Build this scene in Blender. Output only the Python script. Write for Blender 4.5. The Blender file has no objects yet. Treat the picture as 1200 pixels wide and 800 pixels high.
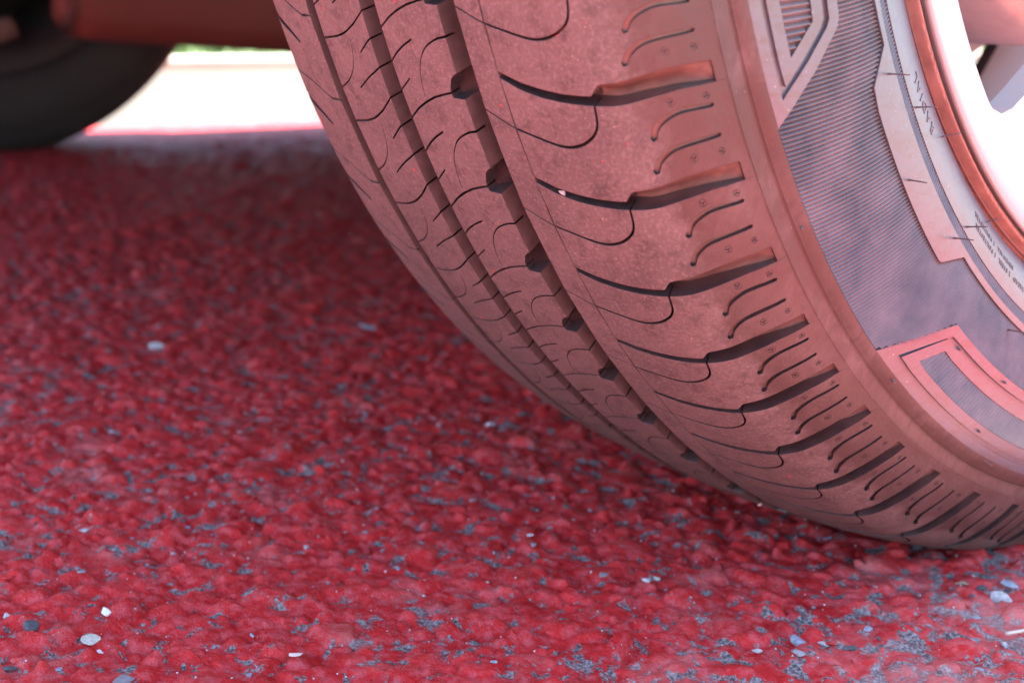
import bpy, math, random
import numpy as np
from mathutils import Matrix, Vector
from mathutils.geometry import delaunay_2d_cdt

rng = np.random.default_rng(7)
random.seed(7)
scene = bpy.context.scene
COL = scene.collection
GZ = 0.012            # height of the ground under the loaded tyre
RC = 0.316            # height of the wheel centre

# ------------------------------------------------------------------ camera
cam_data = bpy.data.cameras.new('camera')
cam = bpy.data.objects.new('camera', cam_data)
COL.objects.link(cam)
cam_data.sensor_width = 36.0
cam_data.lens = 49.6
cam_data.clip_start = 0.02
cam_data.clip_end = 2000.0
rx = Vector((0.6428, 0.7655, 0.0281)).normalized()
rz = Vector((0.7390, -0.6294, 0.2400)).normalized()
ry = rz.cross(rx).normalized()
rx = ry.cross(rz).normalized()
mw = Matrix((rx, ry, rz)).transposed().to_4x4()
mw.translation = Vector((0.3317, -0.5334, 0.2133))
cam.matrix_world = mw
cam_data.dof.use_dof = True
cam_data.dof.focus_distance = 0.416
cam_data.dof.aperture_fstop = 13.0
scene.camera = cam
CAM = np.array(mw.translation)

# ------------------------------------------------------------------ sky, sun, exposure
SUN_EL, SUN_AZ = 87.5, -90.0      # azimuth: 0 = +Y, positive towards +X
world = bpy.data.worlds.new('World')
scene.world = world
world.use_nodes = True
wn = world.node_tree.nodes
wl = world.node_tree.links
wn.clear()
sky = wn.new('ShaderNodeTexSky')
sky.sky_type = 'NISHITA'
sky.sun_disc = False
sky.sun_elevation = math.radians(SUN_EL)
sky.sun_rotation = math.radians(SUN_AZ)
bg = wn.new('ShaderNodeBackground')
bg.inputs['Strength'].default_value = 0.085
wo = wn.new('ShaderNodeOutputWorld')
wl.new(sky.outputs[0], bg.inputs['Color'])
wl.new(bg.outputs[0], wo.inputs['Surface'])
sd = bpy.data.lights.new('sun', 'SUN')
sd.energy = 5.0
sd.angle = math.radians(0.53)
sd.color = (1.0, 0.95, 0.87)
sun = bpy.data.objects.new('sun', sd)
COL.objects.link(sun)
az, el = math.radians(SUN_AZ), math.radians(SUN_EL)
sdir = Vector((math.sin(az) * math.cos(el), math.cos(az) * math.cos(el), math.sin(el)))
sun.rotation_euler = sdir.to_track_quat('Z', 'Y').to_euler()
sun.location = sdir * 20
vs = scene.view_settings
vs.view_transform = 'Standard'
vs.look = 'None'
vs.gamma = 1.0
vs.use_curve_mapping = False
vs.exposure = 3.22
scene.render.engine = 'CYCLES'
scene.cycles.max_bounces = 8
scene.cycles.diffuse_bounces = 4
scene.cycles.glossy_bounces = 3

# ------------------------------------------------------------------ materials
def new_mat(name):
    m = bpy.data.materials.new(name)
    m.use_nodes = True
    nt = m.node_tree
    b = nt.nodes['Principled BSDF']
    return m, nt, b

def nd(nt, typ, **kw):
    n = nt.nodes.new(typ)
    for k, v in kw.items():
        setattr(n, k, v)
    return n

def noise(nt, vec, scale, detail=4.0, rough=0.55, dist=0.0):
    n = nd(nt, 'ShaderNodeTexNoise')
    n.inputs['Scale'].default_value = scale
    n.inputs['Detail'].default_value = detail
    n.inputs['Roughness'].default_value = rough
    n.inputs['Distortion'].default_value = dist
    if vec is not None:
        nt.links.new(vec, n.inputs['Vector'])
    return n.outputs['Fac']

def ramp(nt, fac, lo, hi, c0=(0, 0, 0, 1), c1=(1, 1, 1, 1)):
    n = nd(nt, 'ShaderNodeValToRGB')
    n.color_ramp.elements[0].position = lo
    n.color_ramp.elements[1].position = hi
    n.color_ramp.elements[0].color = c0
    n.color_ramp.elements[1].color = c1
    nt.links.new(fac, n.inputs['Fac'])
    return n.outputs['Color']

def mix(nt, fac, a, b, blend='MIX'):
    n = nd(nt, 'ShaderNodeMix', data_type='RGBA', blend_type=blend)
    for sock, v in ((0, fac), (6, a), (7, b)):
        if isinstance(v, (int, float)):
            n.inputs[sock].default_value = v
        elif isinstance(v, tuple):
            n.inputs[sock].default_value = v if len(v) == 4 else v + (1.0,)
        else:
            nt.links.new(v, n.inputs[sock])
    return n.outputs[2]

def math_n(nt, op, a, b=0.0):
    n = nd(nt, 'ShaderNodeMath', operation=op)
    for i, v in enumerate((a, b)):
        if isinstance(v, (int, float)):
            n.inputs[i].default_value = v
        else:
            nt.links.new(v, n.inputs[i])
    return n.outputs[0]

def bump(nt, b, height, strength, distance, round_=0.0):
    n = nd(nt, 'ShaderNodeBump')
    if round_:
        bv = nd(nt, 'ShaderNodeBevel', samples=4)
        bv.inputs['Radius'].default_value = round_
        nt.links.new(bv.outputs[0], n.inputs['Normal'])
    n.inputs['Strength'].default_value = strength
    n.inputs['Distance'].default_value = distance
    nt.links.new(height, n.inputs['Height'])
    nt.links.new(n.outputs['Normal'], b.inputs['Normal'])
    return n

def pos(nt):
    return nd(nt, 'ShaderNodeNewGeometry').outputs['Position']

def smear_vec(nt, k=(1, 1, 1)):
    m = nd(nt, 'ShaderNodeMapping')
    m.inputs['Scale'].default_value = k
    nt.links.new(pos(nt), m.inputs['Vector'])
    return m.outputs['Vector']

def mat_tread():
    m, nt, b = new_mat('worn dusty tread rubber')
    p = pos(nt)
    big = noise(nt, p, 38, 5, 0.6)
    fine = noise(nt, p, 900, 3, 0.6)
    mid = noise(nt, p, 170, 5, 0.65)
    c = mix(nt, ramp(nt, big, 0.36, 0.66), DUST_A, DUST_B)
    c = mix(nt, ramp(nt, mid, 0.5, 0.68), c, DUST_C)
    c = mix(nt, math_n(nt, 'MULTIPLY', ramp(nt, fine, 0.48, 0.66), 0.42), c, (0.21, 0.155, 0.148))
    sp = noise(nt, p, 1500, 2, 0.5)
    c = mix(nt, ramp(nt, sp, 0.725, 0.775), c, (0.46, 0.36, 0.34))
    red = noise(nt, p, 520, 1, 0.5)
    c = mix(nt, ramp(nt, red, 0.795, 0.81), c, (0.55, 0.03, 0.03))
    # off the worn crown the rubber is darker and scuffed: follows the tyre's own radius
    sep = nd(nt, 'ShaderNodeSeparateXYZ'); nt.links.new(p, sep.inputs[0])
    dz = math_n(nt, 'SUBTRACT', sep.outputs['Z'], RC)
    rad = math_n(nt, 'SQRT', math_n(nt, 'ADD', math_n(nt, 'MULTIPLY', dz, dz), math_n(nt, 'MULTIPLY', sep.outputs['Y'], sep.outputs['Y'])))
    rad = math_n(nt, 'ADD', rad, math_n(nt, 'MULTIPLY', math_n(nt, 'SUBTRACT', noise(nt, p, 110, 4, 0.65), 0.5), 0.014))
    off = nd(nt, 'ShaderNodeMapRange'); nt.links.new(rad, off.inputs['Value'])
    off.inputs['From Min'].default_value = 0.3065; off.inputs['From Max'].default_value = 0.3015
    st = noise(nt, smear_vec(nt, (60, 260, 120)), 1.0, 4, 0.6, 1.2)
    sc = mix(nt, ramp(nt, big, 0.28, 0.58), DUST_A, DUST_D)
    sc = mix(nt, math_n(nt, 'MULTIPLY', ramp(nt, st, 0.40, 0.62), 0.75), sc, DUST_D)
    c = mix(nt, off.outputs[0], c, sc)
    nt.links.new(c, b.inputs['Base Color'])
    rg = nd(nt, 'ShaderNodeMapRange'); nt.links.new(off.outputs[0], rg.inputs['Value'])
    rg.inputs['To Min'].default_value = 0.70; rg.inputs['To Max'].default_value = 0.5
    nt.links.new(rg.outputs[0], b.inputs['Roughness'])
    h = math_n(nt, 'ADD', math_n(nt, 'MULTIPLY', fine, 0.5), mid)
    bump(nt, b, h, 0.6, 0.0005, 0.0005)
    return m

def mat_shoulder():
    m, nt, b = new_mat('scuffed shoulder rubber')
    p = pos(nt)
    big = noise(nt, p, 45, 4, 0.6, 0.6)
    st = noise(nt, smear_vec(nt, (60, 260, 120)), 1.0, 4, 0.6, 1.2)
    sp = noise(nt, p, 1300, 2, 0.5)
    c = mix(nt, ramp(nt, big, 0.30, 0.62), DUST_A, DUST_D)
    c = mix(nt, math_n(nt, 'MULTIPLY', ramp(nt, st, 0.42, 0.62), 0.75), c, DUST_D)
    c = mix(nt, ramp(nt, sp, 0.745, 0.80), c, (0.36, 0.28, 0.26))
    nt.links.new(c, b.inputs['Base Color'])
    r = nd(nt, 'ShaderNodeMapRange')
    nt.links.new(st, r.inputs['Value'])
    r.inputs['To Min'].default_value = 0.42
    r.inputs['To Max'].default_value = 0.66
    nt.links.new(r.outputs[0], b.inputs['Roughness'])
    bump(nt, b, math_n(nt, 'ADD', st, noise(nt, p, 700, 3, 0.6)), 0.18, 0.0004)
    return m

def mat_scoop():
    m, nt, b = new_mat('dusty groove slope rubber')
    p = pos(nt)
    n = noise(nt, p, 160, 4, 0.6, 0.8)
    c = mix(nt, ramp(nt, n, 0.4, 0.7), (0.100, 0.058, 0.048), (0.160, 0.094, 0.078))
    nt.links.new(c, b.inputs['Base Color'])
    b.inputs['Roughness'].default_value = 0.36
    b.inputs['Specular IOR Level'].default_value = 0.8
    bump(nt, b, n, 0.12, 0.0004, 0.0006)
    return m

def mat_groove():
    m, nt, b = new_mat('clean groove rubber')
    p = pos(nt)
    n = noise(nt, p, 300, 4, 0.6)
    c = mix(nt, ramp(nt, n, 0.4, 0.7), (0.026, 0.020, 0.022), (0.045, 0.033, 0.033))
    nt.links.new(c, b.inputs['Base Color'])
    b.inputs['Roughness'].default_value = 0.33
    b.inputs['Specular IOR Level'].default_value = 1.0
    bump(nt, b, n, 0.12, 0.0004)
    return m

def mat_sidewall():
    m, nt, b = new_mat('dusty sidewall rubber')
    p = pos(nt)
    big = noise(nt, p, 28, 4, 0.6, 0.8)
    fine = noise(nt, p, 700, 3, 0.6)
    st = noise(nt, smear_vec(nt, (30, 90, 220)), 1.0, 4, 0.6, 1.5)
    c = mix(nt, ramp(nt, big, 0.4, 0.68), SIDE_A, SIDE_B)
    c = mix(nt, math_n(nt, 'MULTIPLY', ramp(nt, st, 0.46, 0.66), 0.55), c, DUST_D)
    c = mix(nt, ramp(nt, noise(nt, p, 1500, 2, 0.5), 0.72, 0.78), c, (0.5, 0.42, 0.40))
    nt.links.new(c, b.inputs['Base Color'])
    b.inputs['Roughness'].default_value = 0.36
    b.inputs['Specular IOR Level'].default_value = 1.0
    bump(nt, b, math_n(nt, 'ADD', fine, math_n(nt, 'MULTIPLY', st, 0.6)), 0.12, 0.0004)
    return m

def mat_plain(name, col, rough=0.5, metal=0.0, var=0.25, scale=60, bmp=0.0):
    m, nt, b = new_mat(name)
    p = pos(nt)
    n = noise(nt, p, scale, 4, 0.6)
    dark = tuple(v * (1 - var) for v in col)
    lite = tuple(min(1, v * (1 + var)) for v in col)
    nt.links.new(mix(nt, ramp(nt, n, 0.3, 0.7), dark, lite), b.inputs['Base Color'])
    b.inputs['Roughness'].default_value = rough
    b.inputs['Metallic'].default_value = metal
    if bmp:
        bump(nt, b, n, bmp, 0.001)
    return m

DUST_A = (0.092, 0.066, 0.062)
DUST_B = (0.128, 0.090, 0.084)
DUST_C = (0.066, 0.046, 0.043)
DUST_D = (0.052, 0.030, 0.026)
SIDE_A = (0.052, 0.062, 0.082)
SIDE_B = (0.072, 0.080, 0.100)
M_TREAD = mat_tread()
M_SHOULDER = mat_shoulder()
M_GROOVE = mat_groove()
M_SCOOP = mat_scoop()
M_WALL = mat_plain('dusty groove wall rubber', (0.085, 0.055, 0.052), 0.40, var=0.25, scale=200)
M_WALL.node_tree.nodes['Principled BSDF'].inputs['Specular IOR Level'].default_value = 0.8
M_SIDE = mat_sidewall()
M_RIB = mat_plain('serration rubber', (0.082, 0.054, 0.052), 0.30, var=0.55, scale=70)
M_RIB.node_tree.nodes['Principled BSDF'].inputs['Specular IOR Level'].default_value = 1.0
M_DARKRUB = mat_plain('black rubber', (0.022, 0.021, 0.022), 0.7, scale=30)
M_ALLOY = mat_plain('silver painted alloy', (0.40, 0.41, 0.41), 0.34, 0.3, var=0.03, scale=20)
M_BRAKE = mat_plain('brown dusty brake metal', (0.36, 0.24, 0.20), 0.55, 0.3, var=0.15, scale=60)
M_CARRED = mat_plain('red car paint', (0.17, 0.046, 0.040), 0.45, 0.0, var=0.08, scale=8)
M_CARRED.node_tree.nodes['Principled BSDF'].inputs['Coat Weight'].default_value = 0.6
M_UNDER = mat_plain('dark underseal', (0.035, 0.030, 0.030), 0.8, scale=25, bmp=0.4)
M_GLASS = mat_plain('dark car glass', (0.02, 0.025, 0.03), 0.08, var=0.05)
M_SPEW = mat_plain('black rubber hair', (0.075, 0.058, 0.058), 0.55)
M_BEAD = mat_plain('bead rubber tinted by red ground light', (0.30, 0.165, 0.135), 0.42, var=0.3, scale=120, bmp=.15)  # red light off the ground put into the bead's colour
M_VALLEY = mat_plain('shade-dark serration valley', (0.040, 0.036, 0.044), 0.4, var=0.3, scale=80)  # shading contrast between the ridges put into the colour
M_LETTER = mat_plain('moulded letter rubber', (0.11, 0.09, 0.095), 0.42, var=0.2, scale=200)

# red road paint over rough asphalt: one material for base and stones
def mat_ground():
    m, nt, b = new_mat('red road paint on asphalt')
    p = pos(nt)
    sep = nd(nt, 'ShaderNodeSeparateXYZ')
    nt.links.new(p, sep.inputs[0])
    warp = noise(nt, p, 90, 4, 0.65)
    flat = nd(nt, 'ShaderNodeCombineXYZ')
    nt.links.new(sep.outputs['X'], flat.inputs['X'])
    nt.links.new(sep.outputs['Y'], flat.inputs['Y'])
    pf = flat.outputs[0]
    wear = noise(nt, pf, 105, 5, 0.72, 0.4)
    wear2 = noise(nt, pf, 7, 3, 0.6)
    fine = noise(nt, p, 900, 3, 0.65)
    # more of the paint is worn off towards the wheel's outer side
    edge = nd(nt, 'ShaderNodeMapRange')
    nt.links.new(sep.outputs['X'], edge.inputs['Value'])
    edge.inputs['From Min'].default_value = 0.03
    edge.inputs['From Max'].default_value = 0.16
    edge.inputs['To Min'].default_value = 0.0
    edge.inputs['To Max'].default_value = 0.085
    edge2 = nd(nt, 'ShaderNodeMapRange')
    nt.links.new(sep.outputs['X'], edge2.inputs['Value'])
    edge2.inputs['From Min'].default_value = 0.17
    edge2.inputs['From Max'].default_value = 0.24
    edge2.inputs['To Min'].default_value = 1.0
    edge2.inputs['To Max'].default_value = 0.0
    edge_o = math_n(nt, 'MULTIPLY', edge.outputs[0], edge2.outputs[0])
    w = math_n(nt, 'ADD', math_n(nt, 'ADD', wear, math_n(nt, 'MULTIPLY', wear2, 0.12)), edge_o)
    # paint misses the joints between the stones
    low = nd(nt, 'ShaderNodeMapRange')
    nt.links.new(sep.outputs['Z'], low.inputs['Value'])
    low.inputs['From Min'].default_value = GZ - 0.0012
    low.inputs['From Max'].default_value = GZ - 0.0002
    low.inputs['To Min'].default_value = 0.038
    low.inputs['To Max'].default_value = -0.03
    w = math_n(nt, 'ADD', w, low.outputs[0])
    bare = ramp(nt, w, 0.625, 0.655)
    n2 = noise(nt, pf, 60, 4, 0.6)
    red = mix(nt, ramp(nt, n2, 0.35, 0.68), (0.40, 0.015, 0.017), (0.62, 0.036, 0.038))
    red = mix(nt, math_n(nt, 'MULTIPLY', ramp(nt, noise(nt, p, 200, 4, 0.7), 0.46, 0.72), 0.55), red, (0.60, 0.16, 0.18))
    grey = mix(nt, ramp(nt, fine, 0.4, 0.62), (0.075, 0.062, 0.066), (0.34, 0.28, 0.285))
    c = mix(nt, bare, red, grey)
    # pale dust on the paint, with stronger light towards the outer side painted in
    dust_light = math_n(nt, 'ADD', noise(nt, pf, 22, 5, 0.7), math_n(nt, 'MULTIPLY', edge_o, 2.6))
    c = mix(nt, math_n(nt, 'MULTIPLY', ramp(nt, dust_light, 0.56, 0.84), 0.55), c, (0.62, 0.33, 0.31))
    grit = noise(nt, p, 1200, 2, 0.5)
    c = mix(nt, ramp(nt, grit, 0.735, 0.77), c, (0.42, 0.38, 0.41))
    # the paint gives out at the roadway: dusty grey asphalt there
    lim2 = nd(nt, 'ShaderNodeMapRange')
    nt.links.new(math_n(nt, 'ADD', sep.outputs['X'], math_n(nt, 'MULTIPLY', math_n(nt, 'SUBTRACT', noise(nt, pf, 30, 5, 0.7), 0.5), 0.16)), lim2.inputs['Value'])
    lim2.inputs['From Min'].default_value = 0.52
    lim2.inputs['From Max'].default_value = 0.56
    bareroad = mix(nt, ramp(nt, fine, 0.38, 0.64), (0.15, 0.135, 0.125), (0.40, 0.35, 0.32))
    c = mix(nt, lim2.outputs[0], c, bareroad)
    # paint ends at the bay's far edge, pale concrete beyond
    lim = nd(nt, 'ShaderNodeMapRange')
    nt.links.new(math_n(nt, 'ADD', sep.outputs['X'], math_n(nt, 'MULTIPLY', warp, 0.02)), lim.inputs['Value'])
    lim.inputs['From Min'].default_value = -1.56
    lim.inputs['From Max'].default_value = -1.58
    conc = mix(nt, noise(nt, p, 3, 5, 0.6), (0.072, 0.058, 0.046), (0.095, 0.076, 0.060))
    c = mix(nt, lim.outputs[0], c, conc)
    nt.links.new(c, b.inputs['Base Color'])
    rr = nd(nt, 'ShaderNodeMapRange')
    nt.links.new(bare, rr.inputs['Value'])
    rr.inputs['To Min'].default_value = 0.55
    rr.inputs['To Max'].default_value = 0.75
    nt.links.new(rr.outputs[0], b.inputs['Roughness'])
    b.inputs['Specular IOR Level'].default_value = 0.10
    h = math_n(nt, 'ADD', math_n(nt, 'MULTIPLY', fine, 0.8), noise(nt, p, 330, 4, 0.7))
    h = math_n(nt, 'SUBTRACT', h, math_n(nt, 'MULTIPLY', bare, 0.25))
    h = math_n(nt, 'ADD', h, math_n(nt, 'MULTIPLY', noise(nt, p, 130, 3, 0.6), 1.2))
    bump(nt, b, h, 0.6, 0.0016)
    return m
M_GROUND = mat_ground()

# ------------------------------------------------------------------ mesh helpers
def mesh_obj(name, verts, faces, mats, parent=None, midx=None, smooth=False, vnorm=None):
    me = bpy.data.meshes.new(name)
    me.from_pydata([tuple(v) for v in verts], [], [tuple(f) for f in faces])
    for m in (mats if isinstance(mats, (list, tuple)) else [mats]):
        me.materials.append(m)
    if midx is not None:
        me.polygons.foreach_set('material_index', np.asarray(midx, dtype=np.int32))
    if smooth is not False:
        v = np.ones(len(me.polygons), bool) if smooth is True else np.asarray(smooth, bool)
        me.polygons.foreach_set('use_smooth', v)
    me.update()
    if vnorm is not None:
        # smooth faces take the moulded surface's own normal, walls stay flat
        ln = []
        for p in me.polygons:
            for v in p.vertices:
                ln.append(tuple(vnorm[v]) if p.use_smooth else tuple(p.normal))
        me.normals_split_custom_set(ln)
    o = bpy.data.objects.new(name, me)
    COL.objects.link(o)
    if parent is not None:
        o.parent = parent
    return o

def big_mesh(name, V, F, mats, parent=None, smooth=True):
    """numpy verts (n,3) and quads/tris (m,k)"""
    me = bpy.data.meshes.new(name)
    k = F.shape[1]
    me.vertices.add(len(V)); me.vertices.foreach_set('co', np.ascontiguousarray(V, dtype=np.float32).ravel())
    me.loops.add(F.size); me.loops.foreach_set('vertex_index', np.ascontiguousarray(F, dtype=np.int32).ravel())
    me.polygons.add(len(F)); me.polygons.foreach_set('loop_start', np.arange(0, F.size, k, dtype=np.int32))
    me.polygons.foreach_set('use_smooth', np.full(len(F), smooth))
    for m in (mats if isinstance(mats, (list, tuple)) else [mats]):
        me.materials.append(m)
    me.update(calc_edges=True)
    me.validate()
    o = bpy.data.objects.new(name, me)
    COL.objects.link(o)
    if parent is not None:
        o.parent = parent
    return o

def tag(o, label=None, category=None, group=None, kind=None):
    if label: o['label'] = label
    if category: o['category'] = category
    if group: o['group'] = group
    if kind: o['kind'] = kind
    return o

def catmull(P, n=12):
    P = np.array(P, float)
    Q = np.vstack([2 * P[0] - P[1], P, 2 * P[-1] - P[-2]])
    out = []
    for i in range(1, len(Q) - 2):
        p0, p1, p2, p3 = Q[i - 1:i + 3]
        for t in np.linspace(0, 1, n, endpoint=False):
            out.append(.5 * ((2 * p1) + (-p0 + p2) * t + (2 * p0 - 5 * p1 + 4 * p2 - p3) * t * t + (-p0 + 3 * p1 - 3 * p2 + p3) * t ** 3))
    out.append(P[-1])
    return np.array(out)

# ------------------------------------------------------------------ tyre cross-section
KN = [(0, .3177), (.012, .3174), (.0225, .3169), (.0302, .3164), (.038, .3159), (.050, .3146), (.060, .3128),
      (.0668, .3107), (.074, .3062), (.0805, .2999), (.0852, .2935), (.088, .2882), (.0896, .2852), (.0906, .2812),
      (.0937, .2771), (.097, .266), (.0993, .2545), (.1, .243), (.0988, .2308), (.0962, .2222), (.0922, .2150),
      (.0884, .2119), (.0868, .2108), (.0871, .2100), (.0893, .2095), (.0922, .2090), (.0917, .2078)]
def widen(x):
    t = min(1, max(0, (x - .02) / .05))
    return x + .009 * t * t * (3 - 2 * t)
LEFT = [(-widen(x), r) for x, r in KN[:0:-1]]
PR = catmull(LEFT + KN)
DS = np.r_[0, np.cumsum(np.hypot(*np.diff(PR, axis=0).T))]
i0 = np.argmin(np.abs(PR[:, 0]) + 10 * np.abs(PR[:, 1] - .3177))
SS = DS - DS[i0]
TN = np.gradient(PR, axis=0)
TN /= np.linalg.norm(TN, axis=1)[:, None]
NX, NR = -TN[:, 1], TN[:, 0]
def profile(s, dep):
    x = np.interp(s, SS, PR[:, 0]) - dep * np.interp(s, SS, NX)
    r = np.interp(s, SS, PR[:, 1]) - dep * np.interp(s, SS, NR)
    return x, r
def surf(a, s, dep=0.0):
    """tyre surface: angle a from the bottom towards the camera side, arc length s across"""
    a = np.asarray(a, float); s = np.asarray(s, float)
    x, r = profile(s, dep)
    z = RC - r * np.cos(a)
    y = -r * np.sin(a)
    low = z < GZ + .0008
    z = np.where(low, GZ + .0008 + (z - GZ - .0008) * .04, z)
    return np.stack([x, y, z], -1)

def surf_normal(a, s):
    nx = np.interp(s, SS, NX); nr = np.interp(s, SS, NR)
    return np.stack([nx, -nr * np.sin(a), -nr * np.cos(a)], -1)

# ------------------------------------------------------------------ stepped relief from 2-D outlines
def inside(P, poly):
    P = np.asarray(P, float); poly = np.asarray(poly, float)
    x, y = P[:, 0], P[:, 1]
    c = np.zeros(len(P), bool)
    j = len(poly) - 1
    for i in range(len(poly)):
        xi, yi = poly[i]; xj, yj = poly[j]
        if yi != yj:
            t = (yi > y) != (yj > y)
            c ^= t & (x < (xj - xi) * (y - yi) / (yj - yi) + xi)
        j = i
    return c

def subdiv(poly, step, closed=True):
    out = []
    n = len(poly)
    for i in range(n if closed else n - 1):
        p, q = np.array(poly[i], float), np.array(poly[(i + 1) % n], float)
        k = max(1, int(math.ceil(np.linalg.norm(q - p) / step)))
        for t in range(k):
            out.append(tuple(p + (q - p) * t / k))
    if not closed:
        out.append(tuple(poly[-1]))
    return out

def ribbon(path, w0, w1=None, wm=None, cap=True):
    """closed outline around an open path; widths in the path's units"""
    P = catmull(path, 5) if len(path) > 2 else np.array(subdiv(path, 2.0, False))
    w1 = w0 if w1 is None else w1
    wm = (w0 + w1) / 2 if wm is None else wm
    t = np.linspace(0, 1, len(P))
    w = np.interp(t, [0, .5, 1], [w0, wm, w1]) / 2
    d = np.gradient(P, axis=0); d /= np.linalg.norm(d, axis=1)[:, None]
    n = np.stack([-d[:, 1], d[:, 0]], -1)
    L = P + n * w[:, None]; Rr = P - n * w[:, None]
    e1 = P[-1] + d[-1] * w[-1] * .8; e0 = P[0] - d[0] * w[0] * .8
    pts = [e0] + list(L) + [e1] + list(Rr[::-1]) if cap else list(L) + list(Rr[::-1])
    return [tuple(p) for p in pts]

def relief(domain, regions, pts, skirt, edge_mat=1):
    """regions: dicts poly, hole (optional), depth (number or function of P), mat. Returns keyed verts and faces."""
    V, Ed = [], []
    def add(poly):
        b = len(V)
        V.extend([Vector(p) for p in poly])
        n = len(poly)
        Ed.extend([(b + i, b + (i + 1) % n) for i in range(n)])
    add(domain)
    for r in regions:
        add(r['poly'])
        for h in r.get('holes', []):
            add(h)
        for ln in r.get('lines', []):
            b = len(V); V.extend([Vector(p) for p in ln]); Ed.extend([(b + i, b + i + 1) for i in range(len(ln) - 1)])
    if len(pts):
        pts = np.asarray(pts, float)
        pts = pts[inside(pts, domain)]
        V.extend([Vector(p) for p in pts])
    vo, eo, fo = delaunay_2d_cdt(V, Ed, [], 0, 1e-4)[:3]
    P = np.array([tuple(v) for v in vo])
    T = np.array([f for f in fo if len(f) == 3], int)
    ar = (P[T[:, 1], 0] - P[T[:, 0], 0]) * (P[T[:, 2], 1] - P[T[:, 0], 1]) - (P[T[:, 2], 0] - P[T[:, 0], 0]) * (P[T[:, 1], 1] - P[T[:, 0], 1])
    T = T[np.abs(ar) > 1e-7]
    cen = P[T].mean(1)
    T = T[inside(cen, domain)]
    cen = P[T].mean(1)
    reg = np.full(len(T), -1)
    for k in range(len(regions) - 1, -1, -1):
        r = regions[k]
        ins = inside(cen, r['poly'])
        for h in r.get('holes', []):
            ins &= ~inside(cen, h)
        reg[ins] = k
    def depth(k, ids):
        if k < 0:
            return np.zeros(len(ids))
        d = regions[k]['depth']
        if callable(d):
            return d(P[ids])
        return np.full(len(ids), skirt if d is None else d)
    key = {}; VP = []; VD = []
    def vid(v, k):
        q = (v, k)
        if q not in key:
            key[q] = len(VP); VP.append(P[v]); VD.append(float(depth(k, [v])[0]))
        return key[q]
    F, Mi, Sm = [], [], []
    emap = {}
    for t, k in zip(T, reg):
        for i in range(3):
            a, b = int(t[i]), int(t[(i + 1) % 3])
            emap.setdefault((min(a, b), max(a, b)), []).append((int(k), a, b))
        if k >= 0 and regions[k]['depth'] is None:
            continue
        F.append([vid(int(v), int(k)) for v in t]); Mi.append(0 if k < 0 else regions[k].get('mat', 1)); Sm.append(True)
    def wall(a, b, da0, db0, da1, db1, m=1):
        if max(abs(da0 - da1), abs(db0 - db1)) < 1e-6:
            return
        b0 = len(VP)
        for v, d in ((a, da0), (b, db0), (b, db1), (a, da1)):
            VP.append(P[v]); VD.append(d)
        F.append([b0, b0 + 3, b0 + 2, b0 + 1]); Mi.append(m); Sm.append(False)
    for (a, b), L in emap.items():
        if len(L) == 1:
            k, a, b = L[0]
            d = depth(k, [a, b])
            wall(a, b, d[0], d[1], skirt, skirt, edge_mat)
        elif len(L) == 2 and L[0][0] != L[1][0]:
            (k, a, b), (k2, _, _) = L
            d, d2 = depth(k, [a, b]), depth(k2, [a, b])
            wall(a, b, d[0], d[1], d2[0], d2[1])
    return np.array(VP), np.array(VD), F, Mi, Sm

# ------------------------------------------------------------------ the car and its near wheel
car = bpy.data.objects.new('car', None)
COL.objects.link(car)
car.location = (0, 0, GZ)
tag(car, 'red car parked on red painted ground, its dusty patterned tyre filling the frame', 'car')
bpy.context.view_layer.update()
def under_car(o):
    o.parent = car
    o.matrix_parent_inverse = Matrix.Translation((0, 0, -GZ))
    return o

def revolve(name, prof, n, mats, a0=0.0, a1=2 * math.pi, midx=None, squash=True, centre=(0, 0), parent=None, flip=False):
    prof = np.asarray(prof, float)
    closed = abs((a1 - a0) - 2 * math.pi) < 1e-6
    A = np.linspace(a0, a1, n, endpoint=not closed)
    V = np.empty((len(A), len(prof), 3))
    V[..., 0] = prof[None, :, 0] + centre[0]
    V[..., 1] = -prof[None, :, 1] * np.sin(A)[:, None] + centre[1]
    z = RC - prof[None, :, 1] * np.cos(A)[:, None]
    if squash:
        low = z < GZ + .0008
        z = np.where(low, GZ + .0008 + (z - GZ - .0008) * .04, z)
    V[..., 2] = z
    m = len(prof)
    I = np.arange(len(A) - (0 if closed else 1))
    J = np.arange(m - 1)
    i, j = np.meshgrid(I, J, indexing='ij')
    i2 = (i + 1) % len(A)
    F = np.stack([i * m + j, i * m + j + 1, i2 * m + j + 1, i2 * m + j], -1).reshape(-1, 4)
    o = big_mesh(name, V.reshape(-1, 3), F, mats)
    if midx is not None:
        o.data.polygons.foreach_set('material_index', np.tile(np.asarray(midx, np.int32), len(I)))
    return o

A_LO, A_HI = -0.45, 2.25        # arc that carries the moulded tread pieces
S_TR0, S_TR1 = -.108, .1017     # across: left shoulder edge .. outer shoulder edge
# carcass: groove floors 7.6 mm down inside the tread, full surface elsewhere
def carcass_profile(depth):
    sel = SS
    out = []
    for s in SS[::3]:
        d = depth if S_TR0 + .004 < s < S_TR1 - .004 else .004
        if s > S_TR1 - .004: d = .004
        x, r = profile(s, d)
        out.append((float(x), float(r)))
    return out
tyre = revolve('tyre', carcass_profile(.0076), 220, [M_GROOVE])
tag(tyre, 'near tyre with dusty worn tread ribs, wavy shoulder grooves and serrated sidewall')
under_car(tyre)

RP = .092 * RC * 1000           # reference pitch in mm for the unit drawings
def U(u):
    return u * RP
def poly_us(pts):
    return [(U(u), s * 1000) for u, s in pts]

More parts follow.
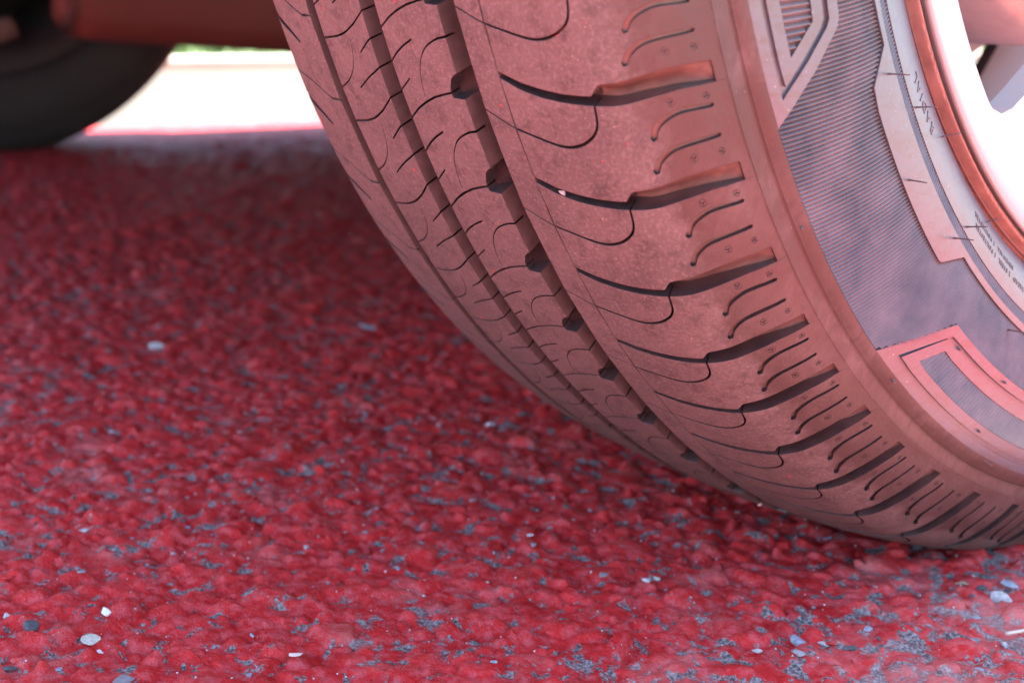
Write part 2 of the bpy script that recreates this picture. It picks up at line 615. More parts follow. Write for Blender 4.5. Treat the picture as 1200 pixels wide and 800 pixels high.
def build_units(name, cells, refs, mats, free=None):
    """one object per pitch: cells drawn in (mm along, mm across)"""
    VP, VD, F, Mi, Sm = cells
    ang = np.array(sorted([r[0] for r in refs], reverse=True))
    idx = np.arange(len(ang))
    ext = np.r_[ang[0] + .09 * np.arange(3, 0, -1), ang, ang[-1] - .09 * np.arange(1, 5)]
    eid = np.arange(len(ext)) - 3
    for i in idx:
        a = np.interp(i + VP[:, 0] / RP, eid, ext)
        V = surf(a, VP[:, 1] / 1000.0, VD / 1000.0)
        N = surf_normal(a, VP[:, 1] / 1000.0)
        if free is not None:
            N[free] = 0.0
        mesh_obj(name, V, F, mats, tyre, Mi, Sm, N).matrix_parent_inverse = Matrix.Identity(4)

def grid_pts(u0, u1, nu, s0, s1, ns):
    g = np.stack(np.meshgrid(np.linspace(U(u0), U(u1), nu), np.linspace(s0 * 1000, s1 * 1000, ns), indexing='ij'), -1).reshape(-1, 2)
    return g + rng.uniform(-.25, .25, g.shape)

PITCH_R = [.1017, .1004, .0940, .0810, .0784, .0888, .0816, .1002, .1050, .0894, .0810, .0900, .1004, .0890, .0800, .0800]
PITCH_L = [.0992, .0912, .0779, .0784, .0868, .0920, .1003, .0894, .0790, .0850, .0990, .0930, .0800, .0880, .1000, .0860]
UP = [.0890, .0800, .0860, .0990, .1004, .0900, .0790, .0820, .0930, .1010, .0880, .0800]
def refs(a0, seq):
    out = []
    a = a0
    for p in seq:
        if a < A_LO: break
        out.append((a, p)); a -= p
    a = a0
    for p in UP:
        a += p
        if a > A_HI: break
        out.append((a, p))
    return out

def lin(tab):
    t = np.array(sorted(tab))
    return lambda s: np.interp(s, t[:, 0], t[:, 1])

# ---- outer shoulder block with its wavy lateral groove, hooked sipe and two short slots
LAT_UP = [(.0375, -.02), (.0408, .027), (.0453, .086), (.0522, .146), (.0588, .189), (.0671, .222), (.0682, .175), (.0692, .142),
          (.0702, .135), (.0754, .145), (.0791, .137), (.0829, .130), (.0902, .138), (.0991, .195), (.11, .21)]
LAT_LO = [(.0375, .040), (.0385, .056), (.0445, .153), (.0513, .219), (.058, .264), (.0663, .303), (.0719, .335), (.0752, .343),
          (.0813, .336), (.0843, .336), (.0896, .340), (.0990, .392), (.11, .43)]
up, lo = lin(LAT_UP), lin(LAT_LO)
s_line = np.r_[np.linspace(.0381, .0660, 16), np.linspace(.0664, .0710, 10), np.linspace(.0722, S_TR1, 16)]
S_A = .0381
dom = [(U(lo(s)), s * 1000) for s in s_line] + [(U(lo(s) + 1), s * 1000) for s in s_line[::-1]]
s_gr = s_line[s_line < .0990].tolist() + [.0990]
gpoly = [(U(up(s) + 1), s * 1000) for s in [.0376] + s_gr] + [(U(lo(s) + 1.03), s * 1000) for s in (s_gr[::-1] + [.0376])]
def groove_depth(P):
    s = P[:, 1] / 1000; u = P[:, 0] / RP - 1
    u0, u1 = up(s), lo(s)
    v = np.clip((u - u0) / np.maximum(u1 - u0, 1e-4), 0, 1)
    D = np.interp(s, [.038, .045, .066, .08, .092, .0990], [4.5, 6.0, 6.6, 6.0, 3.6, 2.0])
    w = np.interp(s, [.0660, .0675, .0700, .075, .1], [.001, .25, .62, .72, .70])
    t = np.clip(v / w, 0, 1)
    base = np.interp(s, [.0670, .0690, .0940, .0990], [.0, .06, .12, .5])
    base = np.where(s < .0672, 1.0, base)
    f = np.where(s < .0672, 1.0, base * np.minimum(1, t * 6 + .4) + (1 - base) * (t * t * (3 - 2 * t)))
    return D * np.clip(f, 0.02, 1)
glines = []
for fr in (.12, .3, .5, .7, .86):
    glines.append([(U(1 + up(s) + fr * (lo(s) - up(s))), s * 1000) for s in s_gr if s > .0676 and s < .0985])
HOOK = [(.0360, .480), (.038, .516), (.0441, .581), (.0486, .629), (.0523, .663), (.056, .675), (.06, .65), (.0629, .604), (.065, .55),
        (.0663, .475), (.0669, .372), (.0672, .270)]
SLOT_A = [(.0796, .702), (.0813, .61), (.0845, .552), (.0887, .533), (.0965, .579)]
SLOT_B = [(.0776, 1.005), (.0794, .917), (.0831, .85), (.0877, .842), (.0962, .868)]
def us(tab):
    return [(U(u), s * 1000) for s, u in tab]
regs = [
    dict(poly=ribbon(us(HOOK), .5, .55, .85), depth=5.0),
    dict(poly=gpoly, depth=groove_depth, lines=glines, mat=3),
    dict(poly=ribbon(us(SLOT_A), 1.7, 1.1, 1.5), depth=1.5, mat=3),
    dict(poly=ribbon(us(SLOT_B), 1.7, 1.1, 1.5), depth=1.5, mat=3),
]
def circle(c, r, n=18):
    return [(c[0] + r * math.cos(2 * math.pi * k / n), c[1] + r * math.sin(2 * math.pi * k / n)) for k in range(n)]
for (u, s, rr_) in ((.43, .0862, 1.15), (.475, .0955, 1.0), (.985, .0880, 1.15), (1.02, .0955, 1.0)):
    c = (U(u), s * 1000)
    regs.append(dict(poly=circle(c, rr_), holes=[circle(c, rr_ - .16)], depth=.16, mat=1))
    a0 = random.uniform(0, 6.28)
    for k in range(3):
        an = a0 + k * 2.094
        regs.append(dict(poly=ribbon([(c[0] + .08 * math.cos(an), c[1] + .08 * math.sin(an)), (c[0] + .62 * math.cos(an), c[1] + .8 * math.sin(an))], .26, .2), depth=.4, mat=1))
pts = grid_pts(-.1, 1.6, 14, .039, .101, 22)
sh_cells = list(relief(dom, regs, pts, 8.6))
# flat crown part keeps the worn tread look, the rounded part the scuffed shoulder look
cy = np.array([sh_cells[0][f].mean(0)[1] for f in sh_cells[2]])
cx_ = np.array([sh_cells[0][f].mean(0)[0] for f in sh_cells[2]]) / RP
jit = 2.2 * np.sin(cx_ * 31) + 1.3 * np.sin(cx_ * 57 + 2)
sh_cells[3] = [2 if (m == 0 and y > 77.5 + j) else m for m, y, j in zip(sh_cells[3], cy, jit)]
R_REFS = refs(1.1692, PITCH_R)
sh_cells[3] = [1 if (m == 3 and y < 67.4) else m for m, y in zip(sh_cells[3], cy)]
scoop = np.zeros(len(sh_cells[0]), bool)
for f, m in zip(sh_cells[2], sh_cells[3]):
    if m == 3 and len(f) == 3: scoop[f] = True
build_units('shoulder_block', sh_cells, R_REFS, [M_TREAD, M_GROOVE, M_TREAD, M_SCOOP, M_WALL], scoop)

# ---- narrow rib between the wide groove and the hairline sipe
CUT = [(.0270, .335), (.0281, .353), (.033, .437), (.0368, .503), (.039, .531)]
cut = lin(CUT)
sl = np.linspace(.0281, .0376, 8)
dom = [(U(cut(s)) + .24, s * 1000) for s in sl] + [(U(cut(s) + 1) + .24, s * 1000) for s in sl[::-1]]
slit = [(U(cut(s) + 1) - .24, s * 1000) for s in np.linspace(.0277, .0380, 8)] + [(U(cut(s) + 1) + .6, s * 1000) for s in np.linspace(.0277, .0380, 8)[::-1]]
cells = relief(dom, [dict(poly=slit, depth=4.5)], grid_pts(.2, 1.7, 14, .0285, .0375, 4), 8.2, 2)
build_units('narrow_rib_block', cells, R_REFS, [M_TREAD, M_GROOVE, M_WALL])

# ---- centre rib
S2 = [(-.0095, .03), (-.0077, 0), (-.0025, -.119), (.0024, -.204), (.0075, -.272), (.0127, -.316), (.0161, -.338), (.02, -.376), (.024, -.41)]
s2 = lin(S2)
sl = np.linspace(-.0077, .0207, 16)
dom = [(U(s2(s)) + .35, s * 1000) for s in sl] + [(U(s2(s) + 1) + .35, s * 1000) for s in sl[::-1]]
sl2 = np.linspace(-.0082, .0180, 16)
slit = [(U(s2(s) + 1) - .35, s * 1000) for s in sl2] + [(U(s2(s) + 1) + .8, s * 1000) for s in sl2[::-1]]
NOTCH = [(.0222, -.575), (.0195, -.535), (.0177, -.490), (.0162, -.40), (.0157, -.33), (.0160, -.285), (.0196, -.275), (.0222, -.275)]
def notch_depth(P):
    return np.interp(P[:, 1], [15.5, 18.0, 20.7], [3.2, 5.2, 6.8])
C2 = [(.0214, .066), (.0162, .10), (.0106, .19), (.0065, .337), (.0043, .503), (.003, .731)]
H2A = [(-.0085, .385), (-.0045, .283), (.0002, .19), (.0052, .114)]
H2B = [(-.0085, .70), (-.0056, .634), (-.0017, .545)]
regs = [dict(poly=us(NOTCH), depth=notch_depth), dict(poly=[(x + RP, y) for x, y in us(NOTCH)], depth=notch_depth),
        dict(poly=slit, depth=6.0),
        dict(poly=ribbon(us(C2), .75, .14, .32), depth=4.0), dict(poly=ribbon(us(H2A), .55, .55), depth=4.0),
        dict(poly=ribbon(us(H2B), .55, .45), depth=4.0)]
cells = relief(dom, regs, grid_pts(-.5, 1.2, 16, -.0070, .0200, 7), 8.0, 2)
L_REFS = refs(1.1169, PITCH_L)
build_units('centre_rib_block', cells, L_REFS, [M_TREAD, M_GROOVE, M_WALL])

# ---- inner rib
S3 = [(-.0455, .02), (-.0425, 0), (-.0351, -.036), (-.0296, -.095), (-.0236, -.203), (-.0176, -.346), (-.016, -.39), (-.0145, -.42)]
s3 = lin(S3)
sl = np.linspace(-.0433, -.0160, 16)
dom = [(U(s3(s)) + .35, s * 1000) for s in sl] + [(U(s3(s) + 1) + .35, s * 1000) for s in sl[::-1]]
sl2 = np.linspace(-.0438, -.0155, 16)
slit = [(U(s3(s) + 1) - .35, s * 1000) for s in sl2] + [(U(s3(s) + 1) + .8, s * 1000) for s in sl2[::-1]]
H3A = [(-.0241, .124), (-.0177, -.02), (-.0150, -.075)]
H3B = [(-.0318, .555), (-.0250, .42), (-.0172, .288), (-.0150, .245)]
C3 = [(-.0440, .60), (-.043, .581), (-.0373, .484), (-.0323, .338), (-.0291, .157), (-.0278, -.02)]
regs = [dict(poly=slit, depth=6.0), dict(poly=ribbon(us(H3A), .45, .6), depth=4.5), dict(poly=ribbon(us(H3B), .45, .6), depth=4.5),
        dict(poly=ribbon(us(C3), .8, .12, .3), depth=4.0)]
cells = relief(dom, regs, grid_pts(-.5, 1.2, 16, -.0425, -.0168, 7), 8.0, 2)
I_REFS = refs(1.0997, PITCH_L)
build_units('inner_rib_block', cells, I_REFS, [M_TREAD, M_GROOVE, M_WALL])

# ---- inner shoulder with slanting slots
SB = [(-.046, 0), (-.0477, 0), (-.0537, .014), (-.0644, -.17), (-.0789, -.29), (-.115, -.55)]
sb = lin(SB)
sl = np.linspace(-.1075, -.0485, 24)
dom = [(U(sb(s)) + .35, s * 1000) for s in sl] + [(U(sb(s) + 1) + .35, s * 1000) for s in sl[::-1]]
sl2 = np.linspace(-.098, -.0480, 24)
slit = [(U(sb(s) + 1) - .3, s * 1000) for s in sl2] + [(U(sb(s) + 1) + .8, s * 1000) for s in sl2[::-1]]
G5 = [(-.095, .02 + .0), (-.0775, .09), (-.0687, .21), (-.0625, .35)]
tick = [(-.0480, .01), (-.0537, .014)]
regs = [dict(poly=slit, depth=1.0), dict(poly=ribbon(us(G5), 3.2, 1.1), depth=4.0),
        dict(poly=[(x + RP, y) for x, y in ribbon(us(tick), 1.2, .9)], depth=4.0)]
cells = relief(dom, regs, grid_pts(-.7, 1.2, 16, -.107, -.0495, 18), 8.0, 2)
build_units('inner_shoulder_block', cells, refs(1.1208, PITCH_L), [M_TREAD, M_GROOVE, M_WALL])

# plain tread over the hidden rest of the ring (inside the wheel arch)
sel = np.linspace(S_TR0, S_TR1, 60)
px_, pr_ = profile(sel, .0006)
rest = revolve('tread_band', np.stack([px_, pr_], -1), 150, [M_TREAD], A_HI - .02, A_LO + 2 * math.pi + .02)
rest.parent = tyre

# ------------------------------------------------------------------ outer sidewall with its mouldings
def as_(pts):
    return [(-a * 250.0, s * 1000.0) for a, s in pts]
A0, A1 = -.75, 1.75
S_END = SS[-1]
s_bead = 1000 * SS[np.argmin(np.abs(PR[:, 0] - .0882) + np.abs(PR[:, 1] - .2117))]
dom = subdiv(as_([(A1, S_TR1), (A0, S_TR1), (A0, S_END), (A1, S_END)]), 4.0)
field = as_([(.7528, .1116)] + [(a, .1116) for a in np.linspace(.78, 1.04, 12)] + [(1.0604, .1116), (1.0701, .1162), (1.0958, .1271), (1.1246, .1366), (1.1323, .1378), (1.1515, .1383)]
            + [(a, .1385) for a in np.linspace(1.18, 1.74, 20)] + [(a, .1532) for a in np.linspace(1.74, 1.0691, 26)]
            + [(1.0351, .1447), (1.0058, .1439)] + [(a, .1439) for a in np.linspace(.98, .79, 8)] + [(.7727, .1439), (.7658, .1444), (.7285, .1531)]
            + [(a, .1530) for a in np.linspace(.70, A0 + .01, 55)] + [(a, .1372) for a in np.linspace(A0 + .01, .6723, 55)])
chan1_o = as_([(1.74, .1149)] + [(a, .1150) for a in np.linspace(1.7, 1.11, 22)] + [(1.0848, .1151), (1.1077, .1251), (1.1304, .1332), (1.1379, .1346)] + [(a, .1350) for a in np.linspace(1.157, 1.74, 20)])
chan1_i = as_([(1.75, .1167)] + [(a, .1167) for a in np.linspace(1.7, 1.12, 22)] + [(1.0956, .1169), (1.1118, .1234), (1.1317, .1306), (1.1411, .1327)] + [(a, .1332) for a in np.linspace(1.16, 1.75, 20)])
tri1 = as_([(a, .1204) for a in np.linspace(1.73, 1.1202, 22)] + [(1.1437, .1292)] + [(a, .1296) for a in np.linspace(1.16, 1.73, 20)])
chan2_o = as_([(.7256, .1151), (.6725, .1322), (.6655, .1338)] + [(a, .1340) for a in np.linspace(.64, -.3, 34)] + [(a, .1147) for a in np.linspace(-.3, .70, 36)])
chan2_i = as_([(.7159, .1168), (.6765, .1305), (.6710, .1318)] + [(a, .1322) for a in np.linspace(.65, -.29, 34)] + [(a, .1165) for a in np.linspace(-.29, .69, 36)])
ser2 = as_([(.6876, .1205), (.662, .1288)] + [(a, .1286) for a in np.linspace(.64, -.27, 34)] + [(a, .1200) for a in np.linspace(-.27, .67, 36)])
strip = as_([(a, .1553) for a in np.linspace(A0 + .01, A1 - .01, 90)] + [(a, .1589) for a in np.linspace(A1 - .01, A0 + .01, 90)])
def ring_band(s0, s1):
    return as_([(a, s0) for a in np.linspace(A0 - .01, A1 + .01, 100)] + [(a, s1) for a in np.linspace(A1 + .01, A0 - .01, 100)])
sw_regs = [
    dict(poly=chan1_o, holes=[chan1_i], depth=1.0, mat=0), dict(poly=tri1, depth=.8, mat=2),
    dict(poly=chan2_o, holes=[chan2_i], depth=1.0, mat=0), dict(poly=ser2, depth=.8, mat=2),
    dict(poly=field, depth=1.02, mat=2), dict(poly=strip, depth=.6, mat=2),
    dict(poly=ring_band(.1021, .1026), depth=-.22, mat=1), dict(poly=ring_band(.1066, .1075), depth=.55, mat=1),
]
g = np.stack(np.meshgrid(np.linspace(-A1 * 250, -A0 * 250, 150), np.linspace(102, S_END * 1000, 28), indexing='ij'), -1).reshape(-1, 2)
g = np.vstack([g, np.stack(np.meshgrid(np.linspace(-A1 * 250, -A0 * 250, 150), np.linspace(160, S_END * 1000, 40), indexing='ij'), -1).reshape(-1, 2)])
VP, VD, F, Mi, Sm = relief(dom, sw_regs, g + rng.uniform(-.05, .05, g.shape), 3.0)
cy = np.array([VP[f].mean(0)[1] for f in F])
Mi = [3 if (m in (0, 1) and y < 111.4) else m for m, y in zip(Mi, cy)]
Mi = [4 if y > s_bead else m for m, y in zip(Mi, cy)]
V = surf(-VP[:, 0] / 250.0, VP[:, 1] / 1000.0, VD / 1000.0)
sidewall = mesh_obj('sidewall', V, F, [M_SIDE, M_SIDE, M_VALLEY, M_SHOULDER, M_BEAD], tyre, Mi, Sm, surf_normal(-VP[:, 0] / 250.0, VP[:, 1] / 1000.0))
# plain outer sidewall for the rest of the ring
sel = np.linspace(S_TR1, S_END, 50)
px_, pr_ = profile(sel, .0004)
o = revolve('sidewall', np.stack([px_, pr_], -1), 120, [M_SIDE], A1 - .01, A0 + 2 * math.pi + .01)
o.parent = tyre

# ---- fine serrations: triangular ridges clipped to the sunken fields
def ridges(polys, s0, s1, period, slope, width, height, depth, a_lo, a_hi):
    V, Fq = [], []
    for a in np.arange(a_lo, a_hi, period):
        s = np.arange(s0, s1, .00035)
        P = np.stack([-(a + slope * (s - s0)) * 250.0, s * 1000], -1)
        ins = np.zeros(len(s), bool)
        for po, ho in polys:
            q = inside(P, po)
            for h in ho: q &= ~inside(P, h)
            ins |= q
        k = 0
        while k < len(s):
            if ins[k]:
                e = k
                while e + 1 < len(s) and ins[e + 1]: e += 1
                if e - k >= 2:
                    ss = np.linspace(s[k], s[e], max(2, int((s[e] - s[k]) / .004) + 2))
                    aa = a + slope * (ss - s0)
                    b = len(V)
                    for si, ai in zip(ss, aa):
                        r = .26
                        V.extend([surf(ai + width / 2 / r, si, depth), surf(ai + width * .05 / r, si, depth - height), surf(ai - width * .05 / r, si, depth - height), surf(ai - width / 2 / r, si, depth)])
                    for i in range(len(ss) - 1):
                        q = b + 4 * i
                        for j in range(3):
                            Fq.append((q + j, q + j + 1, q + j + 5, q + j + 4))
                k = e + 1
            else:
                k += 1
    return V, Fq
V, Fq = ridges([(field, [])], .1112, .1536, .0050, -.95, .00129, .00062, .00100, -.3, 1.62)
o = mesh_obj('serrations', V, Fq, M_RIB, tyre); tag(o, 'fine parallel ridges across the sunken sidewall field', kind='stuff')
V, Fq = ridges([(tri1, []), (ser2, [])], .1198, .1300, .0069, -.95, .00172, .00074, .0008, -.25, 1.62)
o = mesh_obj('letter_serrations', V, Fq, M_RIB, tyre); tag(o, 'fine ridges inside the big moulded sidewall letters', kind='stuff')
V, Fq = ridges([(strip, [])], .1550, .1592, .0051, .7, .0011, .00048, .0006, -.3, 1.62)
o = mesh_obj('band_serrations', V, Fq, M_RIB, tyre); tag(o, 'narrow ring of short slanting ridges', kind='stuff')

# ---- moulded writing: runs clockwise, letter tops towards the tread
def wheel_text(txt, a_start, s_base, size, height, spacing=1.0):
    cu = bpy.data.curves.new('lettering', 'FONT')
    cu.body = txt; cu.size = 1.0; cu.space_character = spacing; cu.resolution_u = 3; cu.extrude = 0.5
    t = bpy.data.objects.new('lettering', cu)
    COL.objects.link(t)
    dg = bpy.context.evaluated_depsgraph_get()
    me = bpy.data.meshes.new_from_object(t.evaluated_get(dg))
    bpy.data.objects.remove(t)
    n = len(me.vertices)
    co = np.empty(n * 3, np.float32); me.vertices.foreach_get('co', co); co = co.reshape(-1, 3)
    s = s_base - co[:, 1] * size
    a = a_start + co[:, 0] * size / .222
    dep = np.where(co[:, 2] > 0, -height, height * .5)
    V = surf(a, s, dep)
    me.vertices.foreach_set('co', V.astype(np.float32).ravel())
    me.materials.clear(); me.materials.append(M_LETTER)
    me.update()
    o = bpy.data.objects.new('lettering', me)
    COL.objects.link(o); o.parent = tyre
    return o
o = wheel_text('RADIAL', .905, .1672, .0047, .00022, 1.35); tag(o, 'moulded word RADIAL near the rim')
o = wheel_text('TREAD  2 STEEL  1 POLYESTER', .545, .1665, .0024, .00018, 1.25); tag(o, 'outer of two tiny rows of moulded lettering')
o = wheel_text('SIDEWALL  1 POLYESTER', .585, .1700, .0024, .00018, 1.25); tag(o, 'inner of two tiny rows of moulded lettering')

# ---- rubber hairs left by the mould vents, and short nubs
def hair(a, s, length_, rad=.00027, lean=(0, 0, 0)):
    length = length_ * .9
    p0 = surf(a, s, .0005); x1 = surf(a, s, -.001) - surf(a, s, 0); n = x1 / np.linalg.norm(x1)
    n = n + np.array(lean); n /= np.linalg.norm(n)
    t1 = np.cross(n, [0, 0, 1]); t1 /= np.linalg.norm(t1); t2 = np.cross(n, t1)
    V, Fq = [], []
    for k in range(5):
        f = k / 4
        c = p0 + n * (length + .0005) * f + t2 * .0002 * f * f
        r = rad * (1.5 if k == 0 else 1.0 - .25 * f)
        for j in range(6):
            an = j * math.pi / 3
            V.append(c + r * (t1 * math.cos(an) + t2 * math.sin(an)))
    for k in range(4):
        for j in range(6):
            Fq.append((k * 6 + j, k * 6 + (j + 1) % 6, k * 6 + 6 + (j + 1) % 6, k * 6 + 6 + j))
    Fq.append(tuple(range(24, 30)))
    mesh_obj('rubber_hair', V, Fq, M_SPEW, tyre, smooth=True)
for a, s, l in ((1.0347, .1519, .0072), (.9626, .1605, .0068), (.9006, .1464, .0066), (.7668, .1534, .0070), (.7496, .1608, .0072),
                (.8720, .1722, .0058), (.685, .1735, .0045), (.56, .1500, .006), (.35, .1600, .0065), (1.33, .1590, .007)):
    hair(a, s, l)
for a, s in ((.6447, .1325), (.5205, .1355), (.6985, .1105), (.5095, .1180), (.95, .1090)):
    hair(a, s, .0012, .0005)
hair(.452, .1105, .0030, .0003, (0, .9, -.1))

# ------------------------------------------------------------------ alloy rim (thing part with its pieces)
rim_prof = [(.086, .2055), (.0905, .2062), (.0930, .2074), (.0944, .2070), (.0950, .2050), (.0952, .2005), (.0950, .1965), (.0940, .1945), (.0920, .1936)]
rim = revolve('wheel_rim', catmull(rim_prof, 5), 200, [M_ALLOY], squash=False)
tag(rim, 'bright silver alloy rim of the near wheel')
under_car(rim)
NSP = 8
WP = 2 * math.pi / NSP
fx = .0920
def face_xy(a, r):
    return (-r * math.sin(a), -r * math.cos(a))
def win_poly(k, inner):
    a_s = .752 + k * WP
    if inner:
        a0, a1, r0, r1, cr_ = a_s + .025, a_s + WP - .155, .085, .184, .006
    else:
        a0, a1, r0, r1, cr_ = a_s - .012, a_s + WP - .10, .062, .1926, .017
    P = [(a0 + .06, r0 + .012), (a0 - .05, r1 - .055), (a0 - .022, r1 - .030), (a0 + .002, r1 - cr_ * .95), (a0 + .014, r1 - cr_ * .55), (a0 + .034, r1 - cr_ * .22), (a0 + .062, r1 - .0009)]
    P += [(a, r1) for a in np.linspace(a0 + .10, a1 - .09, 8)]
    P += [(a1 - .055, r1 - .0012), (a1 - .018, r1 - cr_ * .5), (a1, r1 - cr_ * 1.6), (a1 - .012, r1 - .05), (a1 - .10, r0 + .012), ((a0 + a1) / 2, r0)]
    return [tuple(v * 1000 for v in face_xy(a, r)) for a, r in P]
outer = [tuple(v * 1000 for v in face_xy(a, .1937)) for a in np.linspace(0, 2 * math.pi, 140, endpoint=False)]
V3, F3, S3m = [], [], []
wo_, wi_ = [win_poly(k, False) for k in range(NSP)], [win_poly(k, True) for k in range(NSP)]
wregs = [dict(poly=wo_[k], depth=None) for k in range(NSP)]
gg = np.stack(np.meshgrid(np.linspace(-195, 195, 70), np.linspace(-195, 195, 70), indexing='ij'), -1).reshape(-1, 2)
rr_ = np.hypot(gg[:, 0], gg[:, 1])
gg = gg[(rr_ < 191)]
VP, VD, F, Mi, Sm = relief(outer, wregs, gg, 9.0)
dish = np.interp(np.hypot(VP[:, 0], VP[:, 1]), [0, 40, 120, 185, 194], [8, 9, 4, .8, 0])
V = np.stack([fx - VD / 1000 - dish / 1000, VP[:, 0] / 1000, RC + VP[:, 1] / 1000], -1)
face = mesh_obj('spoked_face', V, F, [M_ALLOY, M_ALLOY], rim, Mi, Sm)
barrel = revolve('barrel', catmull([(.0915, .1936), (.080, .190), (.055, .180), (.0, .176), (-.06, .180), (-.085, .197), (-.092, .206)], 5), 120, [mat_plain('pale barrel paint', (.78, .79, .84), .4, var=.04)], squash=False)
barrel.parent = rim
def disc(name, x0, x1, r, mat, parent, bevel=.004, centre=(0, 0), hole=0.0):
    pr = [(x0, max(hole, .0005)), (x0, r - bevel), (x0 + (bevel if x1 > x0 else -bevel), r), (x1 - (bevel if x1 > x0 else -bevel), r), (x1, r - bevel), (x1, max(hole, .0005))]
    o = revolve(name, pr, 72, [mat], squash=False, centre=centre)
    o.parent = parent
    return o
o = disc('brake_drum', -.02, .045, .118, M_BRAKE, rim)
o = disc('brake_backplate', -.03, -.022, .128, M_BRAKE, rim)
cap = disc('hub_cap', .070, .0905, .030, M_ALLOY, rim)
for k in range(5):
    an = k * 2 * math.pi / 5 + .3
    o = disc('wheel_nut', .072, .092, .009, M_BRAKE, rim, .002)
    # shift the nut onto its bolt circle
    co = np.empty(len(o.data.vertices) * 3, np.float32); o.data.vertices.foreach_get('co', co); co = co.reshape(-1, 3)
    co[:, 1] += .05 * math.sin(an); co[:, 2] += .05 * math.cos(an)
    o.data.vertices.foreach_set('co', co.ravel()); o.data.update()

# ------------------------------------------------------------------ far wheel of the same axle
FX = -1.42
fp = [(x, r) for x, r in PR[::6]]
ft = [(px + 0, pr) for px, pr in fp]
far = revolve('tyre', ft, 120, [M_DARKRUB], centre=(FX, .075))
tag(far, 'dark blurred tyre on the far side under the car'); under_car(far)
for sx in (-.045, -.012, .022):
    pass
fr = revolve('wheel_rim', [(.092, .209), (.090, .196), (.06, .182), (-.03, .176), (-.088, .180), (-.090, .209), (-.086, .170), (-.05, .12), (-.05, .0005)], 80, [M_BRAKE], squash=False, centre=(FX, .075))
fr.data.materials[0] = M_UNDER
tag(fr, 'inner face of the far wheel'); under_car(fr)
o = disc('brake_drum', -.03, .05, .12, M_UNDER, fr, centre=(FX, .075))

# ------------------------------------------------------------------ car body (mostly above the frame)
XN, XF = .112, -1.50           # near and far body sides
def side_outline(z_sill, ar):
    P = [(-.525, .52), (-ar + .02, .50)]
    P += [(-ar * math.cos(t), .33 + ar * math.sin(t)) for t in np.linspace(.46, math.pi, 20)]
    P += [(ar + .015, z_sill), (2.02, z_sill)]
    P += [(2.43 - .40 * math.cos(t), .33 + .40 * math.sin(t)) for t in np.linspace(0, math.pi, 22)]
    P += [(2.86, .26), (3.02, .30), (3.08, .48), (3.02, .68), (2.72, .82), (2.22, .92), (1.62, 1.40), (1.40, 1.47), (.2, 1.48), (-.44, 1.42), (-.52, 1.02), (-.555, .86), (-.555, .6)]
    return P
def side_panel(x, out, z_sill, name, ar):
    P = side_outline(z_sill, ar)
    dm = [(y * 1000, z * 1000) for y, z in P]
    pts = np.stack(np.meshgrid(np.linspace(-600, 3050, 30), np.linspace(150, 1470, 14), indexing='ij'), -1).reshape(-1, 2)
    VP, VD, F, Mi, Sm = relief(dm, [], pts, 30.0)
    z = VP[:, 1] / 1000
    tumb = np.interp(z, [.1, .35, .55, .85, 1.47], [.03, .0, -.012, .005, .16])
    V = np.stack([x - out * (tumb + VD / 1000), VP[:, 0] / 1000, z + GZ], -1)
    return under_car(mesh_obj(name, V, F, [M_CARRED, M_CARRED], None, Mi, Sm))
o = side_panel(XN, 1, .17, 'side_panel', .40)
o = side_panel(XF, -1, .118, 'side_panel', .345)
# roof, bonnet and ends: a skin joining the two sides
top = [(2.86, .26), (3.02, .30), (3.08, .48), (3.02, .68), (2.72, .82), (2.22, .92), (1.62, 1.40), (1.40, 1.47), (.2, 1.48), (-.44, 1.42), (-.52, 1.02), (-.555, .86), (-.555, .6), (-.525, .52), (-.38, .50)]
V, Fq = [], []
NX_ = 9
for y, z in top:
    tum = float(np.interp(z, [.1, .35, .55, .85, 1.47], [.03, .0, -.012, .005, .16]))
    for i in range(NX_):
        f = i / (NX_ - 1)
        x = (XF + tum) * (1 - f) + (XN - tum) * f
        crown = .04 * (1 - (2 * f - 1) ** 2)
        V.append((x, y + (crown if y > 1.6 else (-crown if y < -.5 else 0)), z + GZ + (crown if z > .8 else 0)))
for i in range(len(top) - 1):
    for j in range(NX_ - 1):
        q = i * NX_ + j
        Fq.append((q, q + 1, q + NX_ + 1, q + NX_))
skin = under_car(mesh_obj('body_skin', V, Fq, M_CARRED, smooth=True))
# windows, slightly proud of the body
for x, sg in ((XN, 1), (XF, -1)):
    for (y0, y1) in ((.86, 1.62), (-.05, .80)):
        Wv = []
        for y, z in ((y0, .93), (y1 + (.22 if y0 > .5 else 0), .93), (y1 - (.02 if y0 > .5 else 0), 1.36), (y0, 1.38)):
            tm = float(np.interp(z, [.85, 1.47], [.005, .16]))
            Wv.append((x - sg * (tm - .004), y, z + GZ))
            Wv.append((x - sg * (tm + .002), y, z + GZ))
        under_car(mesh_obj('window', Wv, [(0, 2, 4, 6), (1, 7, 5, 3), (0, 1, 3, 2), (2, 3, 5, 4), (4, 5, 7, 6), (6, 7, 1, 0)], M_GLASS))
